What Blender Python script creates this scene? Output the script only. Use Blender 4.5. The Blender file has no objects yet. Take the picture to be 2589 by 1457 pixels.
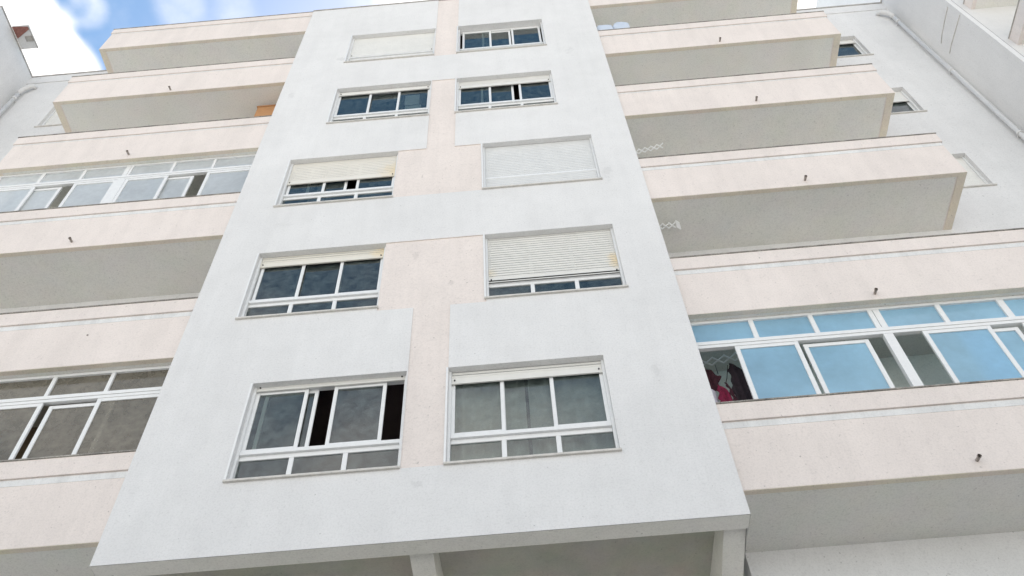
import bpy, bmesh, math, random
from mathutils import Vector, Matrix
R = math.radians
random.seed(7)
scene = bpy.context.scene
COL = scene.collection
ZG = 9.5356                                   # facade datum above the pavement
# ------------------------------------------------------------ camera
CAM = Vector((4.5517, -7.1455, -7.9356 + ZG))
yaw, pitch, roll = 0.0240, 0.9220, 0.0640
yaw, pitch, roll = R(1.37443), R(52.828), R(3.66755)
cd = bpy.data.cameras.new('camera'); cam = bpy.data.objects.new('camera', cd); COL.objects.link(cam)
cd.sensor_width = 36.0; cd.lens = 36.0 * 2211.16 / 2589.0; cd.clip_start = 0.1; cd.clip_end = 5000
M = Matrix.Rotation(yaw, 3, 'Z') @ Matrix.Rotation(pitch, 3, 'X') @ Matrix.Rotation(roll, 3, 'Y')
rt, fw, up = M.col[0], M.col[1], M.col[2]
cam.matrix_world = Matrix(((rt.x, up.x, -fw.x, CAM.x), (rt.y, up.y, -fw.y, CAM.y), (rt.z, up.z, -fw.z, CAM.z), (0, 0, 0, 1)))
scene.camera = cam
# ------------------------------------------------------------ world: blue sky with broken cloud
SUN_EL, SUN_AZ = 64.0, 12.0                   # behind the building, a little to the left
world = bpy.data.worlds.new('World'); scene.world = world; world.use_nodes = True
nt = world.node_tree; N = nt.nodes; L = nt.links; N.clear()
wo = N.new('ShaderNodeOutputWorld'); bg = N.new('ShaderNodeBackground'); bg.inputs[1].default_value = 0.13
L.new(bg.outputs[0], wo.inputs[0])
sky = N.new('ShaderNodeTexSky'); sky.sky_type = 'NISHITA'; sky.sun_disc = False
sky.sun_elevation = R(SUN_EL); sky.sun_rotation = R(-SUN_AZ); sky.air_density = 1.0; sky.dust_density = 0.4; sky.ozone_density = 1.0
tc = N.new('ShaderNodeTexCoord')
nz = N.new('ShaderNodeTexNoise'); nz.inputs['Scale'].default_value = 5.5; nz.inputs['Detail'].default_value = 8; nz.inputs['Roughness'].default_value = 0.55
L.new(tc.outputs['Generated'], nz.inputs['Vector'])
cur = nz.outputs['Fac']
def wmath(op, a, b=None, clamp=False):
    m = N.new('ShaderNodeMath'); m.operation = op; m.use_clamp = clamp
    for i, v in enumerate((a, b)):
        if v is None: continue
        if isinstance(v, (int, float)): m.inputs[i].default_value = v
        else: L.new(v, m.inputs[i])
    return m.outputs[0]
# broad cloud banks: (direction, angular radius in degrees, amount)
CLOUDS = [((-0.4725, 0.283, 0.835), 3.7, 0.95), ((-0.447, 0.3225, 0.834), 2.9, 0.8), ((-0.462, 0.262, 0.848), 1.6, 0.5),
          ((-0.4080, 0.272, 0.870), 1.4, 0.16), ((-0.3294, 0.2857, 0.8999), 1.8, 0.12), ((-0.0919, 0.3158, 0.9444), 3.0, 0.30),
          ((-0.2745, 0.2977, 0.9143), 1.6, 0.08), ((0.3374, 0.3356, 0.8795), 9, 0.9), ((0.62, 0.2, 0.75), 30, 0.3),
          ((-0.385, 0.296, 0.876), 3.0, -0.10), ((-0.418, 0.262, 0.868), 1.2, -0.12), ((-0.21, 0.305, 0.93), 3.5, -0.10), ((0.0, -0.36, 0.93), 16, -0.12)]
for d, rad, amt in CLOUDS:
    v = Vector(d).normalized()
    dp = N.new('ShaderNodeVectorMath'); dp.operation = 'DOT_PRODUCT'
    nm = N.new('ShaderNodeVectorMath'); nm.operation = 'NORMALIZE'; L.new(tc.outputs['Generated'], nm.inputs[0])
    L.new(nm.outputs[0], dp.inputs[0]); dp.inputs[1].default_value = v
    mr = N.new('ShaderNodeMapRange'); mr.interpolation_type = 'SMOOTHSTEP'
    mr.inputs['From Min'].default_value = math.cos(R(rad)); mr.inputs['From Max'].default_value = 1 - (1 - math.cos(R(rad))) * 0.15
    mr.inputs['To Min'].default_value = 0; mr.inputs['To Max'].default_value = amt
    L.new(dp.outputs['Value'], mr.inputs['Value'])
    cur = wmath('ADD', cur, mr.outputs[0])
# the lower sky is hazier and cloudier than the zenith
sep = N.new('ShaderNodeSeparateXYZ'); L.new(tc.outputs['Generated'], sep.inputs[0])
low = N.new('ShaderNodeMapRange'); L.new(sep.outputs['Z'], low.inputs['Value'])
low.inputs['From Min'].default_value = 0.90; low.inputs['From Max'].default_value = 0.66
low.inputs['To Min'].default_value = 0.0; low.inputs['To Max'].default_value = 0.38
frontm = N.new('ShaderNodeMapRange'); L.new(sep.outputs['Y'], frontm.inputs['Value'])
frontm.inputs['From Min'].default_value = 0.1; frontm.inputs['From Max'].default_value = -0.2
cur = wmath('ADD', cur, wmath('MULTIPLY', low.outputs[0], frontm.outputs[0]))
cm = N.new('ShaderNodeMapRange'); cm.interpolation_type = 'SMOOTHSTEP'; L.new(cur, cm.inputs['Value'])
cm.inputs['From Min'].default_value = 0.47; cm.inputs['From Max'].default_value = 1.10
mx = N.new('ShaderNodeMixRGB'); L.new(cm.outputs[0], mx.inputs['Fac'])
sat = N.new('ShaderNodeHueSaturation'); sat.inputs['Hue'].default_value = 0.484; sat.inputs['Saturation'].default_value = 1.38; sat.inputs['Value'].default_value = 1.0
L.new(sky.outputs[0], sat.inputs['Color']); L.new(sat.outputs[0], mx.inputs['Color1'])
mx.inputs['Color2'].default_value = (9.0, 8.65, 8.4, 1)
L.new(mx.outputs[0], bg.inputs[0])
sd = bpy.data.lights.new('sun', 'SUN'); sd.energy = 4.8; sd.angle = R(0.6); sd.color = (1, 0.95, 0.88)
sun = bpy.data.objects.new('sun', sd); COL.objects.link(sun)
az = R(SUN_AZ)
sdir = Vector((-math.sin(az) * math.cos(R(SUN_EL)), math.cos(az) * math.cos(R(SUN_EL)), math.sin(R(SUN_EL))))
sun.rotation_euler = sdir.to_track_quat('Z', 'Y').to_euler()
scene.view_settings.view_transform = 'Standard'; scene.view_settings.look = 'None'
scene.view_settings.gamma = 1; scene.view_settings.exposure = 0.52
scene.cycles.max_bounces = 8; scene.cycles.diffuse_bounces = 5; scene.cycles.transparent_max_bounces = 12

# ------------------------------------------------------------ materials
def newmat(name):
    m = bpy.data.materials.new(name); m.use_nodes = True
    return m, m.node_tree.nodes, m.node_tree.links, m.node_tree.nodes['Principled BSDF']
def noise(n, l, vec, scale, detail=4, rough=0.5):
    t = n.new('ShaderNodeTexNoise'); t.inputs['Scale'].default_value = scale
    t.inputs['Detail'].default_value = detail; t.inputs['Roughness'].default_value = rough
    l.new(vec, t.inputs['Vector']); return t.outputs['Fac']
def ramp(n, l, src, stops):
    r = n.new('ShaderNodeValToRGB'); l.new(src, r.inputs[0])
    e = r.color_ramp.elements
    while len(e) < len(stops): e.new(0.5)
    for i, (p, c) in enumerate(stops):
        e[i].position = p; e[i].color = (c, c, c, 1) if isinstance(c, (int, float)) else (*c, 1)
    return r.outputs[0]
def mul(n, l, a, b, fac=1.0, mode='MULTIPLY'):
    m = n.new('ShaderNodeMixRGB'); m.blend_type = mode
    for i, v in (('Fac', fac), ('Color1', a), ('Color2', b)):
        if hasattr(v, 'node'): l.new(v, m.inputs[i])
        elif i == 'Fac': m.inputs[i].default_value = v
        else: m.inputs[i].default_value = (*v, 1) if len(v) == 3 else v
    return m.outputs[0]
def stucco(name, col, blotch=0.06, speck=0.08, streak=0.028, bump=0.25, tint=None, stains=()):
    m, n, l, b = newmat(name)
    g = n.new('ShaderNodeNewGeometry'); P = g.outputs['Position']
    c = mul(n, l, col, ramp(n, l, noise(n, l, P, 0.55, 5, 0.6), [(0.3, 1 - blotch), (0.68, 1 + blotch * 0.3)]))
    c = mul(n, l, c, ramp(n, l, noise(n, l, P, 2.6, 6, 0.65), [(0.35, 1 - blotch * 0.6), (0.6, 1.0)]))
    mp = n.new('ShaderNodeMapping'); mp.inputs['Scale'].default_value = (5.0, 5.0, 0.45); l.new(P, mp.inputs['Vector'])
    c = mul(n, l, c, ramp(n, l, noise(n, l, mp.outputs[0], 1.0, 5, 0.6), [(0.36, 1 - streak), (0.56, 1.0)]))
    c = mul(n, l, c, ramp(n, l, noise(n, l, P, 42, 3, 0.8), [(0.36, 1 - speck), (0.5, 1.0), (0.62, 1.0 + speck * 0.25)]))
    c = mul(n, l, c, ramp(n, l, noise(n, l, P, 17, 3, 0.7), [(0.30, 1 - speck), (0.42, 1.0)]))
    sp = ramp(n, l, noise(n, l, P, 26, 2, 0.5), [(0.235, 0.66), (0.285, 1.0)])          # pits in the render coat
    c = mul(n, l, c, sp)
    for (cx, cz, rx, rz, a) in stains:                             # grime patches with a ragged outline
        q = n.new('ShaderNodeMapping'); q.inputs['Location'].default_value = (-cx / rx, 0, -(cz + ZG) / rz); q.inputs['Scale'].default_value = (1 / rx, 0, 1 / rz)
        l.new(P, q.inputs['Vector']); ln = n.new('ShaderNodeVectorMath'); ln.operation = 'LENGTH'; l.new(q.outputs[0], ln.inputs[0])
        w = n.new('ShaderNodeMath'); w.operation = 'MULTIPLY_ADD'; w.inputs[1].default_value = 1.5; l.new(noise(n, l, P, 7 if rx > 0.1 else 30, 5, 0.7), w.inputs[0]); l.new(ln.outputs['Value'], w.inputs[2])
        c = mul(n, l, c, ramp(n, l, w.outputs[0], [(0.80, a), (1.0, 1.0)]) if rx < 0.1 else ramp(n, l, w.outputs[0], [(0.85, a), (1.2, 1.0)]))
    if tint:
        t = n.new('ShaderNodeTexNoise'); t.inputs['Scale'].default_value = 2.2; t.inputs['Detail'].default_value = 3; l.new(P, t.inputs['Vector'])
        c = mul(n, l, c, mul(n, l, (1, 1, 1), t.outputs['Color'], tint), 0.9, 'SOFT_LIGHT') if False else mul(n, l, c, t.outputs['Color'], tint, 'OVERLAY')
    l.new(c, b.inputs['Base Color']); b.inputs['Roughness'].default_value = 0.92
    b.inputs['Specular IOR Level'].default_value = 0.25
    bp = n.new('ShaderNodeBump'); bp.inputs['Strength'].default_value = bump; bp.inputs['Distance'].default_value = 0.01
    l.new(noise(n, l, P, 70, 4, 0.7), bp.inputs['Height']); l.new(bp.outputs[0], b.inputs['Normal'])
    return m
def paint(name, col, rough=0.45, var=0.06, scale=8, metal=0.0, streak=0.0):
    m, n, l, b = newmat(name)
    g = n.new('ShaderNodeNewGeometry'); P = g.outputs['Position']
    c = mul(n, l, col, ramp(n, l, noise(n, l, P, scale, 5, 0.6), [(0.35, 1 - var), (0.65, 1.0)]))
    c = mul(n, l, c, ramp(n, l, noise(n, l, P, 60, 3, 0.7), [(0.33, 1 - var), (0.5, 1.0)]))
    l.new(c, b.inputs['Base Color']); b.inputs['Roughness'].default_value = rough; b.inputs['Metallic'].default_value = metal
    return m
def glass(name, tint=(0.8, 0.86, 0.84), ior=1.75, body=None, body_fac=0.0, rough=0.0, dirt=0.05):
    m = bpy.data.materials.new(name); m.use_nodes = True; n = m.node_tree.nodes; l = m.node_tree.links; n.clear()
    o = n.new('ShaderNodeOutputMaterial'); g = n.new('ShaderNodeNewGeometry'); P = g.outputs['Position']
    tr = n.new('ShaderNodeBsdfTransparent'); tr.inputs[0].default_value = (*tint, 1)
    base = tr.outputs[0]
    df = n.new('ShaderNodeBsdfDiffuse')
    bc = body if body else (0.5, 0.5, 0.48)
    l.new(mul(n, l, bc, ramp(n, l, noise(n, l, P, 1.6, 5, 0.6), [(0.35, 0.86), (0.65, 1.05)])), df.inputs[0])
    tl = n.new('ShaderNodeBsdfTranslucent'); tl.inputs[0].default_value = (*[min(1, v * 1.15) for v in bc], 1)
    ms = n.new('ShaderNodeMixShader'); ms.inputs[0].default_value = 0.42 if body_fac > 0.5 else 0.15; l.new(df.outputs[0], ms.inputs[1]); l.new(tl.outputs[0], ms.inputs[2])
    m1 = n.new('ShaderNodeMixShader')
    f = ramp(n, l, noise(n, l, P, 9, 5, 0.65), [(0.35, max(0.0, body_fac)), (0.7, min(1, body_fac + dirt))])
    l.new(f, m1.inputs[0]); l.new(base, m1.inputs[1]); l.new(ms.outputs[0], m1.inputs[2])
    gl = n.new('ShaderNodeBsdfGlossy'); gl.inputs['Roughness'].default_value = rough
    fr = n.new('ShaderNodeFresnel'); fr.inputs['IOR'].default_value = ior
    bp = n.new('ShaderNodeBump'); bp.inputs['Strength'].default_value = 0.05; bp.inputs['Distance'].default_value = 0.02
    l.new(noise(n, l, P, 3.0, 3, 0.5), bp.inputs['Height']); l.new(bp.outputs[0], gl.inputs['Normal'])
    m2 = n.new('ShaderNodeMixShader'); l.new(fr.outputs[0], m2.inputs[0]); l.new(m1.outputs[0], m2.inputs[1]); l.new(gl.outputs[0], m2.inputs[2])
    l.new(m2.outputs[0], o.inputs[0]); return m
STAINS = [(6.02, -0.35, 0.22, 0.75, 0.92), (1.05, 10.05, 0.42, 0.65, 0.90), (0.25, 8.4, 0.3, 0.5, 0.92), (3.25, -1.80, 0.24, 0.26, 0.91), (6.03, 4.4, 0.3, 1.2, 0.93),
          (3.02, 4.75, 0.06, 0.30, 0.84), (3.40, 4.95, 0.05, 0.22, 0.88), (3.02, 2.45, 0.34, 0.34, 0.90), (3.55, 1.75, 0.16, 0.20, 0.88), (0.9, 3.6, 0.5, 0.3, 0.95), (5.9, 9.4, 0.35, 0.8, 0.93),
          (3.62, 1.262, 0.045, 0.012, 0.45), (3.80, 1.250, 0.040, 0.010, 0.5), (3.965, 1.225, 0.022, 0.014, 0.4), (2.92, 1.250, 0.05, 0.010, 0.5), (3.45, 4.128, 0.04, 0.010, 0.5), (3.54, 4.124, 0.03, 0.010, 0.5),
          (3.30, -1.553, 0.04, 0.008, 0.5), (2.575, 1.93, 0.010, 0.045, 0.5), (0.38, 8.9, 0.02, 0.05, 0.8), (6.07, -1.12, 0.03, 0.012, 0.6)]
WHITE = stucco('white_render', (0.745, 0.745, 0.742))
BAYWHITE = stucco('bay_white_render', (0.745, 0.745, 0.742), stains=STAINS)
PINK = stucco('pink_render', (0.787, 0.720, 0.678), streak=0.045, stains=[(9.035, -2.12, 0.06, 0.09, 0.80), (9.025, 0.72, 0.05, 0.09, 0.82), (9.01, 3.60, 0.05, 0.08, 0.85), (-2.461, 3.62, 0.05, 0.08, 0.82), (-2.452, 6.45, 0.05, 0.08, 0.85), (8.998, 6.44, .05, .08, .85), (-1.1, 1.30, 0.012, 0.010, 0.5)])
BAYPINK = stucco('bay_pink_render', (0.787, 0.720, 0.678), streak=0.04, stains=STAINS)
CREAMBAND = stucco('pale_band', (0.76, 0.765, 0.76), streak=0.12)
SOFFIT = stucco('soffit_render', (0.79, 0.78, 0.735), blotch=0.05, speck=0.10, streak=0.0, tint=0.10)
RIM = stucco('soffit_rim', (0.78, 0.71, 0.60), blotch=0.10, speck=0.10, tint=0.12)
ENTR = stucco('shaded_soffit', (0.58, 0.57, 0.51), blotch=0.12, tint=0.12)  # darker soffit tone, carries the shade of the enclosed area under the bay
BEAMM = stucco('beam_render', (0.90, 0.885, 0.84), blotch=0.05, tint=0.08)
COPE = paint('coping_stone', (0.48, 0.46, 0.43), 0.8, 0.35, 5)
CAP = paint('stained_cap', (0.44, 0.42, 0.38), 0.85, 0.6, 4)
FRAME = paint('white_aluminium', (0.80, 0.81, 0.81), 0.38, 0.05, 12)
SILL = paint('sill_stone', (0.66, 0.64, 0.60), 0.7, 0.16, 9)
PIPE = paint('pipe_paint', (0.73, 0.73, 0.72), 0.6, 0.08, 5)
SPOUT = paint('spout_metal', (0.46, 0.41, 0.37), 0.7, 0.4, 30)
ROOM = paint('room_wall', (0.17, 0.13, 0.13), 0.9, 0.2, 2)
BALWALL = stucco('balcony_wall', (0.90, 0.89, 0.82), blotch=0.1, tint=0.06)
SHADOWGAP = paint('shadow_gap_paint', (0.26, 0.26, 0.26), 0.8, 0.2)  # dark grey of a shadow line, set as the strip's own colour
GASKET = paint('dark_gasket', (0.04, 0.04, 0.04), 0.7)
GLASS = glass('window_glass', tint=(0.60, 0.68, 0.66), ior=1.95, dirt=0.20, body_fac=0.07, body=(0.34, 0.43, 0.42))
BLUEGL = glass('blue_reflection_glass', tint=(0.55, 0.75, 0.85), ior=1.45, body=(0.43, 0.73, 0.97), body_fac=0.87, rough=0.06, dirt=0.06)  # blue sky reflection put into the diffuse body colour
PALEGL = glass('pale_reflection_glass', tint=(0.8, 0.85, 0.85), ior=1.5, body=(0.84, 0.89, 0.93), body_fac=0.86, rough=0.04, dirt=0.10)  # pale cloud reflection carried by the body colour
BROWNGL = glass('brown_reflection_glass', tint=(0.58, 0.56, 0.50), ior=1.55, body=(0.40, 0.375, 0.31), body_fac=0.32, rough=0.02, dirt=0.2)  # reflection and dim interior mixed into a brown body colour
CONC = paint('pavement_stone', (0.44, 0.415, 0.38), 0.9, 0.2, 3)
BOUNCEST = paint('pale_bounce_ground', (0.74, 0.71, 0.66), 0.9, 0.15, 3)  # kept much paler than the near pavement for more bounce light
ASPH = paint('asphalt', (0.10, 0.10, 0.098), 0.95, 0.3, 6)
DIRT = paint('dry_ground', (0.46, 0.43, 0.38), 0.95, 0.3, 2)
TERRA = paint('terracotta', (0.36, 0.16, 0.13), 0.8, 0.3, 20)
def shutter_mat(name, col, stain=None):
    m, n, l, b = newmat(name)
    g = n.new('ShaderNodeNewGeometry'); P = g.outputs['Position']
    c = mul(n, l, col, ramp(n, l, noise(n, l, P, 6, 5, 0.6), [(0.35, 0.94), (0.65, 1.0)]))
    if stain:
        for (cx, cz, rx, rz, a) in stain:                          # sun-yellowed patches of the plastic
            mp = n.new('ShaderNodeMapping'); mp.vector_type = 'POINT'
            mp.inputs['Location'].default_value = (-cx / rx, 0, -(cz + ZG) / rz); mp.inputs['Scale'].default_value = (1 / rx, 0, 1 / rz)
            l.new(P, mp.inputs['Vector'])
            ln = n.new('ShaderNodeVectorMath'); ln.operation = 'LENGTH'; l.new(mp.outputs[0], ln.inputs[0])
            ad = n.new('ShaderNodeMath'); ad.operation = 'ADD'; l.new(ln.outputs['Value'], ad.inputs[0]); 
            ml = n.new('ShaderNodeMath'); ml.operation = 'MULTIPLY'; ml.inputs[1].default_value = 0.8; l.new(noise(n, l, P, 9, 5, 0.7), ml.inputs[0])
            l.new(ml.outputs[0], ad.inputs[1])
            f = ramp(n, l, ad.outputs[0], [(0.35, a), (1.0, 0.0)])
            c = mul(n, l, c, (0.80, 0.62, 0.33), f, 'MIX')
    l.new(c, b.inputs['Base Color']); b.inputs['Roughness'].default_value = 0.55
    return m
SHUT = shutter_mat('shutter_plastic', (0.74, 0.735, 0.70))
SHUTC = shutter_mat('closed_shutter_plastic', (0.70, 0.71, 0.705))

# ------------------------------------------------------------ mesh helpers
class MB:
    def __init__(s): s.v = []; s.f = []; s.m = []; s.mats = []
    def mi(s, mat):
        if mat not in s.mats: s.mats.append(mat)
        return s.mats.index(mat)
    def quad(s, pts, mat):
        i = len(s.v); s.v += [tuple(p) for p in pts]; s.f.append(tuple(range(i, i + len(pts)))); s.m.append(s.mi(mat))
    def box(s, x0, x1, y0, y1, z0, z1, mat, skip=()):
        if x0 > x1: x0, x1 = x1, x0
        a = [(x0, y0, z0), (x1, y0, z0), (x1, y1, z0), (x0, y1, z0), (x0, y0, z1), (x1, y0, z1), (x1, y1, z1), (x0, y1, z1)]
        F = {'b': (0, 3, 2, 1), 't': (4, 5, 6, 7), 'f': (0, 1, 5, 4), 'k': (2, 3, 7, 6), 'l': (0, 4, 7, 3), 'r': (1, 2, 6, 5)}
        i = len(s.v); s.v += a
        for k, q in F.items():
            if k in skip: continue
            s.f.append(tuple(i + j for j in q)); s.m.append(s.mi(mat))
    def tube(s, pts, r, mat, n=10, caps=True):
        pts = [Vector(p) for p in pts]; rings = []
        for k, p in enumerate(pts):
            d = (pts[min(k + 1, len(pts) - 1)] - pts[max(k - 1, 0)]).normalized()
            a = d.orthogonal().normalized() if k == 0 else (rings_a - d * rings_a.dot(d)).normalized()
            rings_a = a; b = d.cross(a); i = len(s.v)
            rr = r[k] if isinstance(r, (list, tuple)) else r
            s.v += [tuple(p + a * rr * math.cos(2 * math.pi * j / n) + b * rr * math.sin(2 * math.pi * j / n)) for j in range(n)]
            rings.append(i)
        for k in range(len(rings) - 1):
            for j in range(n):
                s.f.append((rings[k] + j, rings[k] + (j + 1) % n, rings[k + 1] + (j + 1) % n, rings[k + 1] + j)); s.m.append(s.mi(mat))
        if caps:
            for i in (rings[0], rings[-1]):
                s.f.append(tuple(i + j for j in range(n))); s.m.append(s.mi(mat))
    def build(s, name, parent=None, smooth=False, bevel=0.0, label=None):
        me = bpy.data.meshes.new(name); me.from_pydata([(x, y, z + ZG) for x, y, z in s.v], [], s.f)
        for m in s.mats: me.materials.append(m)
        for p, i in zip(me.polygons, s.m): p.material_index = i; p.use_smooth = smooth
        bm = bmesh.new(); bm.from_mesh(me)
        if len(bm.faces) > 1: bmesh.ops.recalc_face_normals(bm, faces=bm.faces)
        bm.to_mesh(me); bm.free()
        o = bpy.data.objects.new(name, me); COL.objects.link(o)
        if parent: o.parent = parent
        if bevel:
            b = o.modifiers.new('bevel', 'BEVEL'); b.width = bevel; b.segments = 2; b.limit_method = 'ANGLE'
        if label: o['label'] = label
        return o
def tag(o, label=None, cat=None, group=None, kind=None):
    for k, v in (('label', label), ('category', cat), ('group', group), ('kind', kind)):
        if v: o[k] = v
    return o
def empty(name, loc=(0, 0, 0)):
    o = bpy.data.objects.new(name, None); COL.objects.link(o); o.empty_display_size = 0.3; return o

F = 2.85; Z0 = -2.178
XT = 6.585; TOP = 13.24; TB = -2.504; YW = 1.10; YB = 0.046
XL, XR = -4.895, 11.445
HW = 1.56; WW = 1.887
WIN = {('L', k): (0.6746 if k in (2, 3) else 1.1483) for k in range(1, 6)}
WIN.update({('R', k): (4.0285 if k in (2, 3) else 3.5448) for k in range(1, 6)})

# ------------------------------------------------------------ ground
def ground():
    m = MB(); m.box(-400, 400, -400, 400, -ZG - 0.5, -ZG - 0.12, DIRT); tag(m.build('ground'), kind='structure')
    m = MB(); m.box(-120, 120, -6.0, 1.2, -ZG - 0.116, -ZG, CONC); tag(m.build('pavement', bevel=0.01), kind='structure')
    m = MB(); m.box(-120, 120, -14.0, -6.0, -ZG - 0.116, -ZG - 0.112, ASPH); tag(m.build('road'), kind='structure')
    m = MB(); m.box(-120, 120, -60.0, -14.0, -ZG - 0.116, -ZG, BOUNCEST); tag(m.build('far_bounce_pavement'), kind='structure')  # unseen far ground, made pale to bounce light up to the soffits
ground()

# ------------------------------------------------------------ the apartment building
B = empty('apartment_building')
tag(B, 'white and pale pink apartment block with projecting central window bay and stacked balconies', 'building')

def relief(name, xs, zs, depth, matf, ymax_side=None, label=None):
    """front skin made of cells; depth(cx,cz)-> y or None for an opening; steps between cells are closed"""
    m = MB(); HO = 0.17
    xs = sorted(set(round(x, 4) for x in xs)); zs = sorted(set(round(z, 4) for z in zs))
    D = {}
    for i in range(len(xs) - 1):
        for j in range(len(zs) - 1):
            D[i, j] = depth((xs[i] + xs[i + 1]) / 2, (zs[j] + zs[j + 1]) / 2)
    for (i, j), d in D.items():
        x0, x1, z0, z1 = xs[i], xs[i + 1], zs[j], zs[j + 1]
        cx, cz = (x0 + x1) / 2, (z0 + z1) / 2
        if d is not None: m.quad([(x0, d, z0), (x1, d, z0), (x1, d, z1), (x0, d, z1)], matf(cx, cz))
        for (a, b, line) in (((i + 1, j), 'v', x1), ((i, j + 1), 'h', z1)):
            if a in D:
                e = D[a]
                base = d if d is not None else e
                if d == e: continue
                y0 = d if d is not None else depth0 + HO; y1 = e if e is not None else depth0 + HO
                mm = WHITE if (d is None or e is None) else matf(cx, cz)
                if b == 'v': m.quad([(line, y0, z0), (line, y1, z0), (line, y1, z1), (line, y0, z1)], mm)
                else: m.quad([(x0, y0, line), (x1, y0, line), (x1, y1, line), (x0, y1, line)], mm)
    return m

# -- central bay front
depth0 = 0.0
PK = 0.014
def pink_at(x, z):
    if 3.05 < x < 3.545 and (-1.551 < z < 1.239 or 4.2 > z > 1.2 or 4.1 < z < 5.72 or 5.6 < z < 8.55 or 9.80 < z < 20): return True
    for zl, zh in ((1.239, 2.85), (4.14, 5.70)):
        if zl < z < zh and 2.5616 < x < 4.0285: return True
    return False
def pink2(x, z):
    if 1.239 <= z <= 2.85 or 4.14 <= z <= 5.70: return 2.5616 < x < 4.0285
    if -1.551 <= z <= 1.239 or 5.70 <= z <= 8.55 or 9.80 <= z: return 3.05 < x < 3.545
    return False
def hole(x, z):
    for (sd, k), x0 in WIN.items():
        zt = (k - 1) * F
        if x0 < x < x0 + WW and zt - HW < z < zt: return True
    return False
xs = [0, XT, 3.05, 3.545, 2.5616, 4.0285]; zs = [TB, TOP, -1.551, 1.239, 2.85, 4.14, 5.70, 8.55, 9.80]
for (sd, k), x0 in WIN.items(): xs += [x0, x0 + WW]; zs += [(k - 1) * F, (k - 1) * F - HW]
m = relief('front_wall', xs, zs, lambda x, z: None if hole(x, z) else (PK if pink2(x, z) else 0.0), lambda x, z: BAYPINK if pink2(x, z) else BAYWHITE)
m.quad([(0, 0, TB), (0, YW + .1, TB), (0, YW + .1, TOP), (0, 0, TOP)], WHITE)
m.quad([(XT, 0, TB), (XT, YW + .1, TB), (XT, YW + .1, TOP), (XT, 0, TOP)], WHITE)
m.build('front_wall', B)
# roof edge of the bay
m = MB(); m.box(-0.01, XT + 0.01, -0.018, 0.4, TOP, TOP + 0.045, COPE); m.build('roof_coping', B, bevel=0.006)
m = MB(); m.box(XL, XR, 0.4, 14, TOP - 0.3, TOP - 0.1, COPE); m.box(-7.4, 14, 1.35, 14, TOP - 0.3, TOP - 0.1, COPE); m.build('roof', B)
m = MB()
for a, c, w in ((2.62, 0.1, 0.09), (3.06, 0.16, 0.16)):
    m = MB(); m.box(a, a + w, 0.0 + c * 0.2, 0.1 + c * .2, TOP + 0.045, TOP + 0.045 + w * 0.5, COPE); m.build('roof_fixing', B, bevel=0.01)
# underside of the bay: edge beam, soffit, columns
m = MB(); m.box(0.004, XT - 0.004, 0.003, 0.222, TB - 0.002, TB + 0.32, BEAMM, skip=('f',)); m.build('edge_beam', B)
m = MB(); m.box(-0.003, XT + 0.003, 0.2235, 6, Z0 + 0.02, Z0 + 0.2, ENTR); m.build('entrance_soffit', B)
for a, b in ((3.16, 3.40), (6.352, XT - 0.008)):
    m = MB(); m.quad([(a, 0.2235, -2.44), (b, 0.2235, -2.44), (b, 1.0, -2.575), (a, 1.0, -2.575)], BEAMM); m.quad([(a, 1.0, -2.575), (b, 1.0, -2.575), (b, 4.19, -2.575), (a, 4.19, -2.575)], BEAMM)
    for x in (a, b): m.quad([(x, 0.2235, -2.44), (x, 1.0, -2.575), (x, 4.19, -2.575), (x, 4.19, Z0 + 0.019), (x, 0.2235, Z0 + 0.019)], BEAMM)
    m.build('ceiling_beam', B)
    m = MB(); m.box(a, b, 2.4, 2.75, -ZG, -2.576, BEAMM); m.build('column', B, bevel=0.01)
# ground floor wall, set back
m = MB(); m.box(-7.42, -0.25, YW, YW + 0.25, -ZG, Z0 + 0.02, WHITE); m.box(XT + 0.12, 14.0, YW, YW + 0.25, -ZG, Z0 + 0.02, WHITE)
m.box(-0.25, XT + 0.12, 4.2, 4.4, -ZG, Z0 + 0.02, BALWALL); m.box(-0.35, -0.25, YW + .25, 4.2, -ZG, Z0 + .02, BALWALL); m.box(XT + 0.12, XT + 0.22, YW + .25, 4.2, -ZG, Z0 + .02, BALWALL)
m.build('ground_floor_wall', B)

# -- back wall (plane y = YW) with the small end windows
SW = []      # small windows: x0,x1,zhead,k,side
for k in range(0, 5):
    SW.append((11.86, 12.70, Z0 + k * F + 2.33, k, 'R')); SW.append((-6.15, -5.31, Z0 + k * F + 2.33, k, 'L'))
def bhole(x, z):
    for x0, x1, zh, k, sd in SW:
        if x0 < x < x1 and zh - 1.16 < z < zh: return True
    return False
depth0 = YW
ZRW = 13.36
for side, xa, xb in (('L', -7.42, 0.0), ('R', XT, 14.0)):
    xs = [xa, xb]; zs = [Z0 + 0.02, ZRW]
    for x0, x1, zh, k, sd in SW:
        if sd == side: xs += [x0, x1]; zs += [zh, zh - 1.16]
    m = relief('b', xs, zs, lambda x, z: None if bhole(x, z) else YW, lambda x, z: WHITE)
    m.box(xa, xb, YW + 0.19, YW + 0.25, Z0 + 0.02, ZRW, ROOM, skip=())
    m.build('back_wall', B)
    m = MB()
    m.box(xa, xb, YW - 0.018, YW + 0.3, 12.985, ZRW, WHITE); m.box(xa - 0.002, xb + 0.002, YW - 0.035, YW + 0.32, ZRW + 0.001, ZRW + 0.05, COPE)
    m.build('roof_parapet', B)
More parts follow.
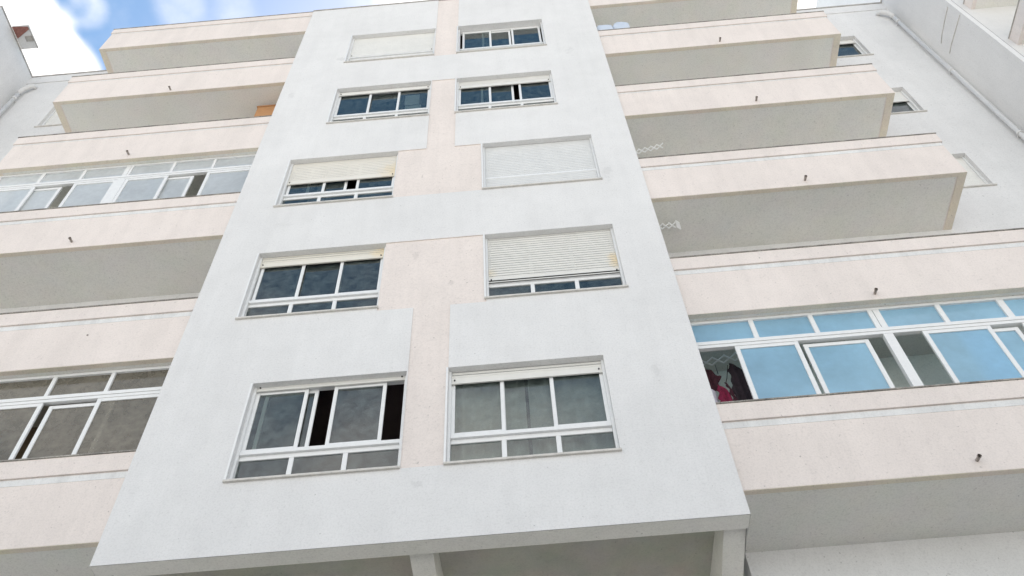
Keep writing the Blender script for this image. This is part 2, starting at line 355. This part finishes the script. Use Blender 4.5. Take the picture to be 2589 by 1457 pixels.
# end fins
m = MB(); m.box(14.001, 14.11, -0.055, YW + 0.3, -ZG, 13.36, WHITE); m.box(14.111, 14.135, -0.045, YW + 0.3, -ZG, 13.35, SHADOWGAP); m.build('end_wall', B, bevel=0.004)  # thin dark strip added as the shadow line along the fin edge
m = MB(); m.box(13.984, 14.14, -0.07, YW - 0.02, 13.361, 13.41, COPE); m.build('roof_coping', B)
m = MB(); m.box(-7.56, -7.421, -0.72, YW + 0.3, -ZG, 13.36, WHITE); m.build('end_wall', B, bevel=0.004)
m = MB(); m.box(-7.57, -7.41, -0.74, YW - 0.02, 13.361, 13.41, COPE); m.build('roof_coping', B)

# -- downpipes
def downpipe(x, sgn):
    m = MB()
    m.tube([(x - sgn * 0.20, YW - 0.005, 12.66), (x - sgn * 0.19, YW - 0.06, 12.64), (x - sgn * 0.14, YW - 0.10, 12.58), (x - sgn * 0.03, YW - 0.10, 12.44), (x, YW - 0.10, 12.34), (x, YW - 0.10, 12.2)],
           [0.052, 0.055, 0.057, 0.056, 0.05, 0.05], PIPE, 14)
    m.tube([(x, YW - 0.10, 12.22), (x, YW - 0.10, -ZG)], 0.042, PIPE, 14)
    o = m.build('downpipe', B, smooth=True)
    for k in range(0, 6):
        c = MB(); z = 11.9 - k * F; c.tube([(x, YW - 0.10, z), (x, YW - 0.10, z + 0.05)], 0.056, PIPE, 14); c.box(x - 0.02, x + 0.02, YW - 0.05, YW, z + .01, z + 0.04, PIPE)
        c.build('pipe_clamp', o, smooth=False)
downpipe(13.85, 1); downpipe(-7.25, -1)

# ------------------------------------------------------------ roller shutter + windows
def shutter(m, xa, xb, z_top, z_bot, y, mat, pitch=0.056, gap=1.0):
    """curved slats hanging from z_top to z_bot, ending in a flat bottom bar"""
    bar = 0.10; z = z_bot + bar
    m.box(xa, xb, y - 0.006, y + 0.008, z_bot, z_bot + bar * 0.92, mat)
    m.box(xa - 0.004, xb + 0.004, y - 0.010, y + 0.010, z_bot - 0.008, z_bot + 0.010, mat)
    while z < z_top - 0.002:
        z1 = min(z + pitch, z_top); prof = []
        for t in range(7):
            u = t / 6; prof.append((y - (0.003 + 0.005 * gap) * max(0, math.sin(math.pi * u)) ** 0.7 + 0.004, z + (z1 - z) * u * (1 - 0.14 * gap)))
        i = len(m.v)
        for (py, pz) in prof: m.v += [(xa, py, pz), (xb, py, pz)]
        for t in range(6):
            m.f.append((i + 2 * t, i + 2 * t + 1, i + 2 * t + 3, i + 2 * t + 2)); m.m.append(m.mi(mat))
        m.quad([(xa, y + 0.010, z + (z1 - z) * (1 - 0.2 * gap)), (xb, y + 0.010, z + (z1 - z) * (1 - 0.2 * gap)), (xb, y + 0.010, z1 + 0.004), (xa, y + 0.010, z1 + 0.004)], GASKET)
        z = z1
def sash(parent, xa, xb, za, zb, y, gl=GLASS, st=0.045, d=0.03, name='sash', fr=FRAME, st2=None):
    m = MB()
    m.box(xa, xa + st, y, y + d, za, zb, fr); m.box(xb - st, xb, y, y + d, za, zb, fr)
    m.box(xa + st, xb - st, y + 0.001, y + d - 0.001, za, za + st, fr); m.box(xa + st, xb - st, y + 0.001, y + d - 0.001, zb - st, zb, fr)
    m.build(name, parent, bevel=0.003)
    p = MB(); p.quad([(xa + st - 0.004, y + d * 0.5, za + st - 0.004), (xb - st + 0.004, y + d * 0.5, za + st - 0.004), (xb - st + 0.004, y + d * 0.5, zb - st + 0.004), (xa + st - 0.004, y + d * 0.5, zb - st + 0.004)], gl)
    p.build('pane', parent)
SPEC = {
 ('L', 1): dict(sh=-0.055, s=[(0.03, 0.672, 0), (0.135, 0.790, 1), (0.990, 1.632, 0)], lab='window with two sashes slid open, bottom row left of the pink strip'),
 ('R', 1): dict(sh=-0.205, s=[(0.03, 0.66, 0), (0.62, 1.255, 1), (1.212, 1.857, 0)]),
 ('L', 2): dict(sh=-0.245, s=[(0.05, 0.70, 0), (0.64, 1.27, 1), (1.222, 1.857, 0)]),
 ('R', 2): dict(sh=-1.080, s=[]),
 ('L', 3): dict(sh=-0.705, s=[(0.045, 0.685, 0), (0.365, 1.045, 1), (1.215, 1.857, 0)]),
 ('R', 3): dict(sh=-1.50, s=[]),
 ('L', 4): dict(sh=-0.158, s=[(0.03, 0.69, 0), (0.63, 1.275, 1), (1.22, 1.857, 0)]),
 ('R', 4): dict(sh=-0.300, s=[(0.03, 0.67, 0), (0.465, 1.112, 1), (1.215, 1.857, 0)]),
 ('L', 5): dict(sh=-1.050, s=[]),
 ('R', 5): dict(sh=None, s=[(0.085, 0.728, 0), (0.52, 1.160, 1), (1.180, 1.825, 0)]),
}
FLOOR = ['', 'lowest', 'second', 'third', 'fourth', 'top']
for (sd, k), x0 in WIN.items():
    sp = SPEC[sd, k]; zt = (k - 1) * F; x1 = x0 + WW; dy = 0.035 if k == 5 and sd == 'R' else 0.0
    m = MB()
    for a, b in ((x0, x0 + 0.032), (x1 - 0.032, x1)):           # guide rails
        m.box(a, b, 0.072, 0.112, zt - HW + 0.03, zt - 0.001, FRAME)
        m.box(a, b, 0.114 + dy, 0.17 + dy, zt - HW + 0.03, zt - 0.001, FRAME)
    m.box(x0 + 0.033, x1 - 0.033, 0.116 + dy, 0.169 + dy, zt - 0.05, zt - 0.001, FRAME)
    m.box(x0 + 0.033, x1 - 0.033, 0.086 + dy, 0.168 + dy, zt - 1.088, zt - 1.034, FRAME)     # track
    m.box(x0 + 0.033, x1 - 0.033, 0.118 + dy, 0.150 + dy, zt - 1.150, zt - 1.090, FRAME)
    m.box(x0 + 0.033, x1 - 0.033, 0.118 + dy, 0.150 + dy, zt - HW + 0.03, zt - HW + 0.105, FRAME)
    for a in (0.606, 1.216): m.box(x0 + a, x0 + a + 0.056, 0.119 + dy, 0.149 + dy, zt - HW + 0.106, zt - 1.151, FRAME)
    w = m.build('window', B, bevel=0.003)
    if 'lab' in sp: w['label'] = sp['lab']
    for a, b in ((0.033, 0.606), (0.662, 1.216), (1.272, WW - 0.033)):
        p = MB(); p.quad([(x0 + a, 0.134 + dy, zt - HW + 0.1), (x0 + b, 0.134 + dy, zt - HW + 0.1), (x0 + b, 0.134 + dy, zt - 1.145), (x0 + a, 0.134 + dy, zt - 1.145)], GLASS); p.build('lower_pane', w)
    for (a, b, back) in (sp['s'] or [(0.03, 0.66, 0), (0.62, 1.255, 1), (1.212, 1.857, 0)]):
        sash(w, x0 + a, x0 + b, zt - 1.032, zt - 0.052, (0.145 if back else 0.113) + dy, d=0.026)
    if sp['sh'] is not None:
        mat = SHUT
        if (sd, k) == ('L', 3): mat = shutter_mat('yellowed_shutter', (0.755, 0.73, 0.665), [(x1, zt - 0.55, 0.6, 0.7, 0.6)])
        if (sd, k) == ('R', 2): mat = shutter_mat('stained_shutter', (0.74, 0.735, 0.70), [(x1 - 0.03, zt - 0.78, 0.30, 0.40, 0.9), (x0 + 0.05, zt - 0.85, 0.22, 0.25, 0.35)])
        if (sd, k) == ('L', 2): mat = shutter_mat('faintly_yellow_shutter', (0.74, 0.715, 0.64), [(x1, zt - 0.1, 0.5, 0.3, 0.7)])
        if (sd, k) == ('R', 3): mat = SHUTC
        m = MB(); shutter(m, x0 + 0.034, x1 - 0.034, zt - 0.001, zt + sp['sh'], 0.092, mat, gap={('R', 3): 0.35, ('L', 5): 0.1, ('L', 3): 0.55}.get((sd, k), 0.9))
        for sx in (x0 + 0.07, x1 - 0.07): m.tube([(sx, 0.088, zt + sp['sh'] + 0.05), (sx, 0.072, zt + sp['sh'] + 0.05)], 0.010, GASKET, 8)
        m.build('shutter', w, label={('L', 3): 'cream shutter yellowed at its right side', ('R', 2): 'ribbed shutter with a yellow stain at its right edge'}.get((sd, k)))
    m = MB(); m.box(x0 - 0.022, x1 + 0.016, -0.030, 0.16, zt - HW - 0.001, zt - HW + 0.029, SILL); m.build('window_sill', w, bevel=0.004)
    # white jamb trim round the opening
    m = MB(); t = 0.026
    m.box(x0 - t, x0 - 0.001, -0.005, 0.05, zt - HW + 0.03, zt + 0.0, FRAME); m.build('jamb_trim', w, bevel=0.002)
# rooms behind the bay windows
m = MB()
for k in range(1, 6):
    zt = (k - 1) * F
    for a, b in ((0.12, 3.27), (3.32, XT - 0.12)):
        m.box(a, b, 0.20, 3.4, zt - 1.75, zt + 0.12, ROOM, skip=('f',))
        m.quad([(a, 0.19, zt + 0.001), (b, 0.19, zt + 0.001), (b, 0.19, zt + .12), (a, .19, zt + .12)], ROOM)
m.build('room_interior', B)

# -- small end windows
for x0, x1, zh, k, sd in SW:
    m = MB(); y = YW
    for a, b in ((x0, x0 + 0.035), (x1 - 0.035, x1)): m.box(a, b, y + 0.075, y + 0.165, zh - 1.13, zh - 0.001, FRAME)
    m.box(x0 + 0.036, x1 - 0.036, y + 0.12, y + 0.16, zh - 1.13, zh - 1.08, FRAME); m.box(x0 + 0.036, x1 - 0.036, y + 0.12, y + 0.16, zh - 0.05, zh - 0.002, FRAME)
    w = m.build('small_window', B, bevel=0.003)
    sash(w, x0 + 0.037, x1 - 0.037, zh - 1.079, zh - 0.051, y + 0.125, d=0.025, st=0.035)
    zb = {('R', 2): -1.10, ('R', 3): -0.46, ('R', 4): -0.20, ('L', 4): -1.10}.get((sd, k), -0.6)
    m = MB(); shutter(m, x0 + 0.036, x1 - 0.036, zh - 0.001, zh + zb, y + 0.095, SHUT, gap=0.1); m.build('shutter', w)
    m = MB(); m.box(x0 - 0.03, x1 + 0.03, y - 0.03, y + 0.17, zh - 1.161, zh - 1.131, SILL); m.build('window_sill', w, bevel=0.004)

# ------------------------------------------------------------ balconies
def lshape(m, xa, xb, xe, y0, th, z0, z1, mat, pr=0.0, skip=()):
    """parapet course: front strip plus the return at the outer end; pr = how far it stands proud"""
    out = -1 if xe < 3 else 1
    xo = xe + out * pr; xi = xe - out * th
    inner = 0.0 if out < 0 else XT
    m.box(min(inner, xo), max(inner, xo), y0 - pr, y0 + th, z0, z1, mat, skip)
    m.box(min(xo, xi), max(xo, xi), y0 + th, YW - 0.002, z0, z1, mat, skip)
SPX = {'R': {0: (9.035, -0.141), 1: (9.025, 0.109), 2: (9.01, .145), 3: (8.998, .14), 4: (8.99, .13)}, 'L': {4: (-2.448, .09), 3: (-2.452, .15), 2: (-2.461, .16)}}
BAL = {}
for side in 'LR':
    xe = XL if side == 'L' else XR
    for k in range(6):
        zb = Z0 + k * F; ct = 1.24 if k < 5 else 1.21
        m = MB()
        lshape(m, 0, 0, xe, YB, 0.15, zb + 0.006, zb + 0.955, PINK)
        lshape(m, 0, 0, xe, YB + 0.002, 0.07, zb, zb + 0.005, RIM)
        so, si = sorted((xe, xe + (0.13 if side == 'L' else -0.13))); m.box(so + (0 if side == 'R' else 0.002), si - (0.002 if side == 'R' else 0), YB + 0.073, YW - 0.002, zb + 0.0004, zb + 0.0052, RIM)
        inner = 0.0 if side == 'L' else XT
        a, b = sorted((inner, xe + (0.15 if side == 'L' else -0.15)))
        m.box(a, b, YB + 0.074, YW - 0.001, zb + 0.0042, zb + 0.17, SOFFIT)
        bal = m.build('balcony', B); BAL[side, k] = bal
        m = MB(); lshape(m, 0, 0, xe, YB, 0.15, zb + 0.956, zb + ct - 0.022, PINK, pr=0.024); m.build('coping', bal, bevel=0.003)
        m = MB(); lshape(m, 0, 0, xe, YB, 0.16, zb + ct - 0.019, zb + ct, CAP, pr=0.036); m.build('cap', bal, bevel=0.003)
        hb = 0.092 if k < 3 else 0.04
        m = MB(); m.box(a if side == 'R' else xe, b if side == 'L' else xe, YB - 0.003, YB + 0.02, zb + 0.948 - hb, zb + 0.948, CREAMBAND); m.build('pale_band', bal)
        if k in SPX[side]:
            sx, sz = SPX[side][k]; sz = abs(sz); m = MB()
            m.tube([(sx, YB + 0.02, zb + sz + 0.012), (sx, YB - 0.075, zb + sz), (sx, YB - 0.085, zb + sz - 0.002)], 0.019, SPOUT, 10, caps=False)
            m.tube([(sx, YB - 0.070, zb + sz), (sx, YB - 0.086, zb + sz - 0.002)], 0.023, SPOUT, 10, caps=False)
            m.quad([(sx + 0.017 * math.cos(t * 0.785), YB - 0.02, zb + sz + 0.003 + 0.017 * math.sin(t * 0.785)) for t in range(8)], GASKET)
            m.build('drain_spout', bal, smooth=True)
# short iron stain hole on one left parapet
m = MB(); m.tube([(-1.368, YB - 0.006, 1.288), (-1.368, YB + 0.02, 1.288)], 0.014, SPOUT, 8); m.build('drain_hole', BAL['L', 1])
# side walls between bay and balcony (door wall faces)
m = MB()
for k in range(1, 6): pass

# ------------------------------------------------------------ glazed-in balconies
YG = 0.172
def glazing(side, k, gl, top, mull, sashes, faint=(), label=''):
    zb = Z0 + k * F; xe = XL if side == 'L' else XR; inner = 0.0 if side == 'L' else XT
    a, b = sorted((inner, xe + (0.02 if side == 'L' else -0.02)))
    z0, z1, z2, z3 = zb + 1.241, zb + 2.332, zb + 2.442, zb + F - 0.001
    m = MB()
    m.box(a, b, YG, YG + 0.06, z0, z0 + 0.035, FRAME)
    m.box(a, b, YG - 0.012, YG + 0.06, z1 + 0.052, z2, FRAME); m.box(a, b, YG - 0.004, YG + 0.055, z1, z1 + 0.050, FRAME)
    m.box(a, b, YG, YG + 0.05, z3 - 0.045, z3, FRAME)
    for (u, v) in top: m.box(u, v, YG + 0.002, YG + 0.05, z2 + 0.001, z3 - 0.046, FRAME)
    for (u, v) in mull: m.box(u, v, YG - 0.002, YG + 0.06, z0 + 0.036, z1 - 0.001, FRAME)
    g = m.build('balcony_glazing', B, bevel=0.003, label=label)
    edges = [a] + [t for uv in sorted(top) for t in uv] + [b]
    for i in range(0, len(edges), 2):
        p = MB(); u, v = edges[i], edges[i + 1]
        if v - u < 0.05: continue
        p.quad([(u, YG + 0.03, z2), (v, YG + 0.03, z2), (v, YG + 0.03, z3 - 0.04), (u, YG + 0.03, z3 - 0.04)], gl); p.build('top_pane', g)
    for (u, v, back) in sashes: sash(g, u, v, z0 + 0.020, z1 - 0.001 - (0.03 if back else 0), YG + (0.038 if back else 0.002), gl=gl, st=0.055, d=0.03)
    # end side of the enclosure
    return g
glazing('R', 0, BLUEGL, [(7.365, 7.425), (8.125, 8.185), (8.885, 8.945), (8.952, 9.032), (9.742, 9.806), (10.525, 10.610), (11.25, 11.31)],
        [(8.915, 9.035), (11.28, 11.425)], [(7.08, 7.862, 0), (7.918, 8.728, 1), (9.395, 10.228, 0), (9.775, 10.565, 1), (10.62, 11.28, 0)], label='balcony glazing of panes painted sky-reflection blue with three sashes slid open')
glazing('L', 2, PALEGL, [(-4.82, -4.76), (-4.01, -3.95), (-3.24, -3.19), (-2.46, -2.38), (-2.37, -2.33), (-1.60, -1.55), (-0.855, -0.81)],
        [(-2.485, -2.335)], [(-4.78, -3.955, 0), (-4.30, -3.48, 1), (-3.255, -2.487, 0), (-2.333, -1.570, 0), (-1.90, -1.115, 1), (-0.870, 0.0, 0)], label='balcony glazing of panes painted pale like reflected cloud high on the left')
glazing('L', 0, BROWNGL, [(-4.82, -4.76), (-4.01, -3.95), (-3.20, -3.14), (-2.42, -2.35), (-1.625, -1.575), (-0.860, -0.808)],
        [(-2.42, -2.34)], [(-4.0, -3.2, 0), (-3.25, -2.42, 1), (-2.338, -1.575, 0), (-1.500, -0.660, 1), (-0.885, 0.0, 0)], label='balcony glazing of brownish panes at the lower left')
# back curtain walls inside the enclosed balconies
def inner_wall(side, k, mat):
    zb = Z0 + k * F; a, b = (XL, 0.0) if side == 'L' else (XT, XR)
    m = MB(); m.box(a + 0.16 if side == 'L' else a, b if side == 'L' else b - 0.16, YW - 0.02, YW - 0.004, zb + 0.18, zb + F + 0.02, mat); m.build('enclosure_wall', B)
inner_wall('R', 0, BALWALL); inner_wall('L', 2, BALWALL); inner_wall('L', 0, paint('brown_wall', (0.20, 0.15, 0.10), 0.9, 0.25, 2))

# ------------------------------------------------------------ things on the balconies
RACKM = paint('rack_white', (0.93, 0.94, 0.94), 0.3, 0.0)
CORD = paint('cord', (0.05, 0.04, 0.04), 0.8)
def rack(p1, p2, n, width, label, arm=True):
    root = MB(); a = Vector(p1); b = Vector(p2); d = (b - a) / n
    s = Vector((0, 1, 0)) * width * 0.85 + Vector((0, 0, -0.02))
    for i in range(n):
        q = a + d * i
        root.tube([q - s / 2, q + d + s / 2], 0.0105, RACKM, 6); root.tube([q + s / 2, q + d - s / 2], 0.0105, RACKM, 6)
        root.tube([q + d - s / 2 + Vector((0, 0, .006)), q + d - s / 2 - Vector((0, 0, .006))], 0.013, RACKM, 6)
    o = root.build('drying_rack'); tag(o, label, 'drying rack', 'folding drying racks under the right hand balcony ceilings'); return o
rack((6.70, 0.62, 6.03), (7.25, 0.56, 6.10), 5, 0.095, 'white folding lattice drying rack under the third right balcony ceiling from below')
r2 = rack((6.68, 0.545, 3.47), (6.985, 0.535, 3.475), 3, 0.10, 'small white lattice drying rack bunched at its end beside the bay edge')
rack((6.72, 0.60, 0.34), (7.32, 0.52, 0.36), 4, 0.13, 'white lattice drying rack above the clothes behind the open blue sash')
m = MB()
for i in range(5): m.tube([(6.99 + i * 0.012, 0.46 + 0.01 * i, 3.49), (7.01 + i * 0.014, 0.57 + 0.01 * i, 3.45)], 0.010, RACKM, 6)
m.build('folded_bar_bundle', r2)
def garment(name, outline, y, mat, label, cat, fold=0.03, group=None):
    """cloth cut to an outline in x,z, hanging with folds and some thickness"""
    m = MB(); zmax = max(p[1] for p in outline); zmin = min(p[1] for p in outline); nz_, nx_ = 26, 16
    def span(z):
        xs_ = []
        for (xa, za), (xb, zb) in zip(outline, outline[1:] + outline[:1]):
            if (za - z) * (zb - z) <= 0 and za != zb: xs_.append(xa + (xb - xa) * (z - za) / (zb - za))
        return (min(xs_), max(xs_)) if len(xs_) > 1 else (outline[0][0], outline[0][0] + 0.01)
    g = []
    for i in range(nz_ + 1):
        z = zmax - 0.001 - (zmax - zmin - 0.002) * i / nz_; a, b = span(z)
        a += 0.012 * math.sin(i * 1.3); row = []
        for j in range(nx_ + 1):
            u = j / nx_; x = a + (b - a) * u
            yy = y + fold * math.sin(x * 70 + z * 3) * (0.4 + 0.6 * i / nz_) + 0.012 * math.sin(z * 23 + x * 9)
            row.append(len(m.v)); m.v.append((x, yy, z))
        g.append(row)
    for i in range(nz_):
        for j in range(nx_): m.f.append((g[i][j], g[i][j + 1], g[i + 1][j + 1], g[i + 1][j])); m.m.append(m.mi(mat))
    o = m.build(name, smooth=True); so = o.modifiers.new('thick', 'SOLIDIFY'); so.thickness = 0.006; so.offset = 0
    return tag(o, label, cat, group)
DARKC = paint('dark_cloth', (0.035, 0.022, 0.03), 0.95, 0.4, 40)
MAROON = paint('maroon_cloth', (0.07, 0.018, 0.03), 0.95, 0.4, 30)
MAG = paint('magenta_cloth', (0.30, 0.015, 0.07), 0.9, 0.5, 14)
LILAC = paint('pale_cloth', (0.60, 0.58, 0.66), 0.9, 0.1, 20)
garment('hanging_garment', [(6.60, 0.30), (6.72, 0.20), (6.84, 0.02), (6.90, -0.06), (6.84, -0.11), (6.88, -0.26), (6.78, -0.27), (6.60, -0.25)], 0.50, MAROON, 'dark maroon garment hanging at the bay edge above the magenta one', 'garment')
garment('hanging_garment', [(6.80, -0.21), (6.865, -0.22), (6.99, -0.60), (7.04, -0.80), (6.76, -0.80), (6.775, -0.50)], 0.47, MAG, 'bright magenta garment hanging behind the open blue sash', 'garment')
garment('hanging_garment', [(6.62, -0.22), (6.77, -0.24), (6.79, -0.80), (6.62, -0.80)], 0.50, LILAC, 'pale lilac cloth hanging beside the magenta garment', 'garment')
garment('hanging_garment', [(7.03, 0.16), (7.10, 0.12), (7.32, -0.2), (7.42, -0.80), (6.90, -0.80), (6.97, -0.45), (6.96, -0.30), (7.00, -0.12), (6.99, 0.02)], 0.46, DARKC, 'black speckled garment hanging against the first blue sash', 'garment')
garment('hanging_garment', [(6.89, -0.19), (6.92, -0.19), (7.05, -0.8), (6.99, -0.8)], 0.44, MAROON, 'narrow dark strip of cloth hanging just right of the magenta garment', 'garment', fold=0.01)
m = MB(); m.tube([(7.03, 0.52, 0.19), (7.0, 0.50, 0.08), (6.955, 0.48, -0.08), (6.91, 0.46, -0.20)], 0.006, CORD, 6); m.tube([(6.885, 0.55, 0.25), (6.885, 0.55, 0.08)], 0.004, CORD, 6)
tag(m.build('dangling_cord', smooth=True), 'thin black cord dangling from the lowest drying rack', 'cord')
# box on the enclosure back wall
m = MB(); m.box(9.98, 10.34, YW - 0.16, YW - 0.021, -0.38, -0.05, paint('brown_box', (0.10, 0.09, 0.07), 0.7)); m.box(10.0, 10.32, YW - 0.168, YW - 0.161, -0.36, -0.07, GASKET)
tag(m.build('wall_box', bevel=0.008), 'dark box on the inner wall seen low in the gap right of the wide mullion', 'box')
# brown cupboard on a left balcony
CUP = paint('cupboard_wood', (0.52, 0.27, 0.12), 0.7, 0.15, 5)
cu = empty('cupboard'); tag(cu, 'orange brown cupboard end on the third left balcony beside the bay', 'cupboard')
m = MB(); m.box(-0.70, -0.03, 0.50, 1.06, Z0 + 3 * F + 0.18, 9.12, CUP); m.build('carcass', cu, bevel=0.02)
m = MB(); m.box(-0.715, -0.02, 0.485, 1.07, 9.121, 9.15, CUP); m.build('top_board', cu, bevel=0.006)
# white bundles on the top right balcony parapet
BAG = paint('white_plastic', (0.60, 0.66, 0.75), 0.4, 0.05, 9)
def bundle(cx, cy, cz, rx, ry, rz, seed, label):
    bm = bmesh.new(); bmesh.ops.create_icosphere(bm, subdivisions=4, radius=1)
    rr = random.Random(seed); ph = [rr.uniform(0, 6) for _ in range(6)]
    for v in bm.verts:
        p = v.co.copy(); e = 0.55
        q = Vector([math.copysign(abs(c) ** e, c) for c in p])
        w = 1 + 0.05 * math.sin(p.x * 5 + ph[0]) * math.cos(p.z * 6 + ph[1]) + 0.035 * math.sin(p.z * 11 + p.x * 7 + ph[2])
        v.co = Vector((cx + q.x * rx * w, cy + q.y * ry * w, cz + ZG + q.z * rz * w))
    me = bpy.data.meshes.new('m'); bm.to_mesh(me); bm.free()
    for p in me.polygons: p.use_smooth = True
    me.materials.append(BAG); o = bpy.data.objects.new('white_bundle', me); COL.objects.link(o)
    tag(o, label, 'bundle')
zc = Z0 + 4 * F + 1.24
bundle(6.78, 0.17, zc + 0.22, 0.19, 0.13, 0.23, 1, 'pale white bundle on the top right balcony wall, touching the bay')
bundle(7.16, 0.19, zc + 0.29, 0.19, 0.13, 0.30, 2, 'taller rounded white bundle, second from the bay edge')

# ------------------------------------------------------------ curtains and papers behind glass
def curtain(x0, x1, z0, z1, y, col, label, fold=0.035, freq=38, seed=0):
    m = MB(); mat = paint('curtain_cloth', col, 0.9, 0.12, 4); n = 120; rows = 8; g = []
    for i in range(rows + 1):
        z = z1 + (z0 - z1) * i / rows; r = []
        for j in range(n + 1):
            x = x0 + (x1 - x0) * j / n
            yy = y + fold * (math.sin(x * freq + seed) * 0.6 + math.sin(x * freq * 0.43 + 1 + seed) * 0.4) * (0.5 + 0.5 * i / rows)
            r.append(len(m.v)); m.v.append((x, yy, z))
        g.append(r)
    for i in range(rows):
        for j in range(n): m.f.append((g[i][j], g[i][j + 1], g[i + 1][j + 1], g[i + 1][j])); m.m.append(m.mi(mat))
    o = m.build('curtain', smooth=True); so = o.modifiers.new('thick', 'SOLIDIFY'); so.thickness = 0.003
    tag(o, label, 'curtain')
xr = WIN['R', 1]
curtain(xr + 0.02, xr + 0.905, -1.50, 0.03, 0.28, (0.78, 0.75, 0.70), 'grey net curtain in the left half of the lowest right bay window', fold=0.055, freq=30)
curtain(xr + 0.945, xr + 1.87, -1.50, 0.03, 0.29, (0.70, 0.69, 0.67), 'grey net curtain in the right half of the lowest right bay window', seed=2, fold=0.055, freq=26)
xl = WIN['L', 3]
curtain(xl + 0.37, xl + 0.66, 2 * F - 1.5, 2 * F - 0.02, 0.28, (0.62, 0.58, 0.64), 'pale lilac curtain strip in the window under the yellowed shutter', freq=50)
x4 = WIN['L', 4]; PAPER = paint('paper', (0.72, 0.74, 0.76), 0.9, 0.05)
m = MB(); m.box(x4 + 1.36, x4 + 1.65, 0.152, 0.156, 3 * F - 0.72, 3 * F - 0.27, PAPER)
tag(m.build('paper_sheet'), 'upper pale sheet stuck inside the right pane, fourth row left window', 'paper sheet')
m = MB(); m.box(x4 + 1.38, x4 + 1.69, 0.152, 0.156, 3 * F - 1.02, 3 * F - 0.745, PAPER)
tag(m.build('paper_sheet'), 'lower pale sheet stuck inside the right pane, fourth row left window', 'paper sheet')

# ------------------------------------------------------------ neighbours
NB = empty('neighbouring_building'); tag(NB, 'taller white apartment block beyond the right end wall with pink edged balconies', 'building')
m = MB(); m.box(17.0, 34, 3.0, 15, -ZG, 26, WHITE); m.build('wall', NB)
for i in range(7):
    zb = 17.22 - 2.77 * (i - 1) if i else 20.0
    m = MB(); m.box(18.56, 27.5, 1.90, 2.999, zb + 0.02, zb + 0.16, SOFFIT); m.box(18.44, 27.5, 1.78, 1.899, zb, zb + 0.46, PINK); m.box(18.44, 18.559, 1.90, 2.999, zb, zb + 0.46, PINK)
    o = m.build('balcony', NB)
    m = MB(); m.box(18.42, 27.5, 1.76, 1.91, zb + 0.461, zb + 0.49, COPE); m.box(18.42, 18.57, 1.911, 2.999, zb + 0.461, zb + 0.49, COPE); m.build('coping', o)
# cables on the right end wall
m = MB()
for (pts) in ([(0.03, 10.10), (0.30, 10.10), (0.62, 10.08), (0.80, 10.02)], [(0.0, 9.54), (0.35, 9.57), (0.70, 9.60), (0.85, 9.58)]):
    m.tube([(13.994, y, z) for y, z in pts], 0.008, SILL, 6)
tag(m.build('wall_cable', smooth=True), 'pair of thin grey cables crossing the right end wall near the top', 'cable')
# small roof canopy beside the left end wall
CN = empty('roof_canopy'); tag(CN, 'small white canopy with a terracotta tipped underside above the left end wall', 'canopy')
m = MB(); m.box(-7.408, -7.0, -0.22, 0.36, 13.412, 13.46, WHITE); m.build('slab', CN)
m = MB(); m.quad([(-7.40, -0.22, 13.405), (-7.005, -0.19, 13.405), (-7.02, -0.12, 13.405), (-7.2, -0.02, 13.405), (-7.38, 0.08, 13.405)], TERRA)
v = list(m.v); m.v = v; m.build('tile_patch', CN).modifiers.new('t', 'SOLIDIFY').thickness = 0.006
m = MB(); m.box(-7.19, -7.02, 0.04, 0.17, 13.385, 13.411, COPE); m.tube([(-7.005, -0.2, 13.40), (-6.985, 0.36, 13.40)], 0.012, COPE, 6); m.build('bracket', CN)
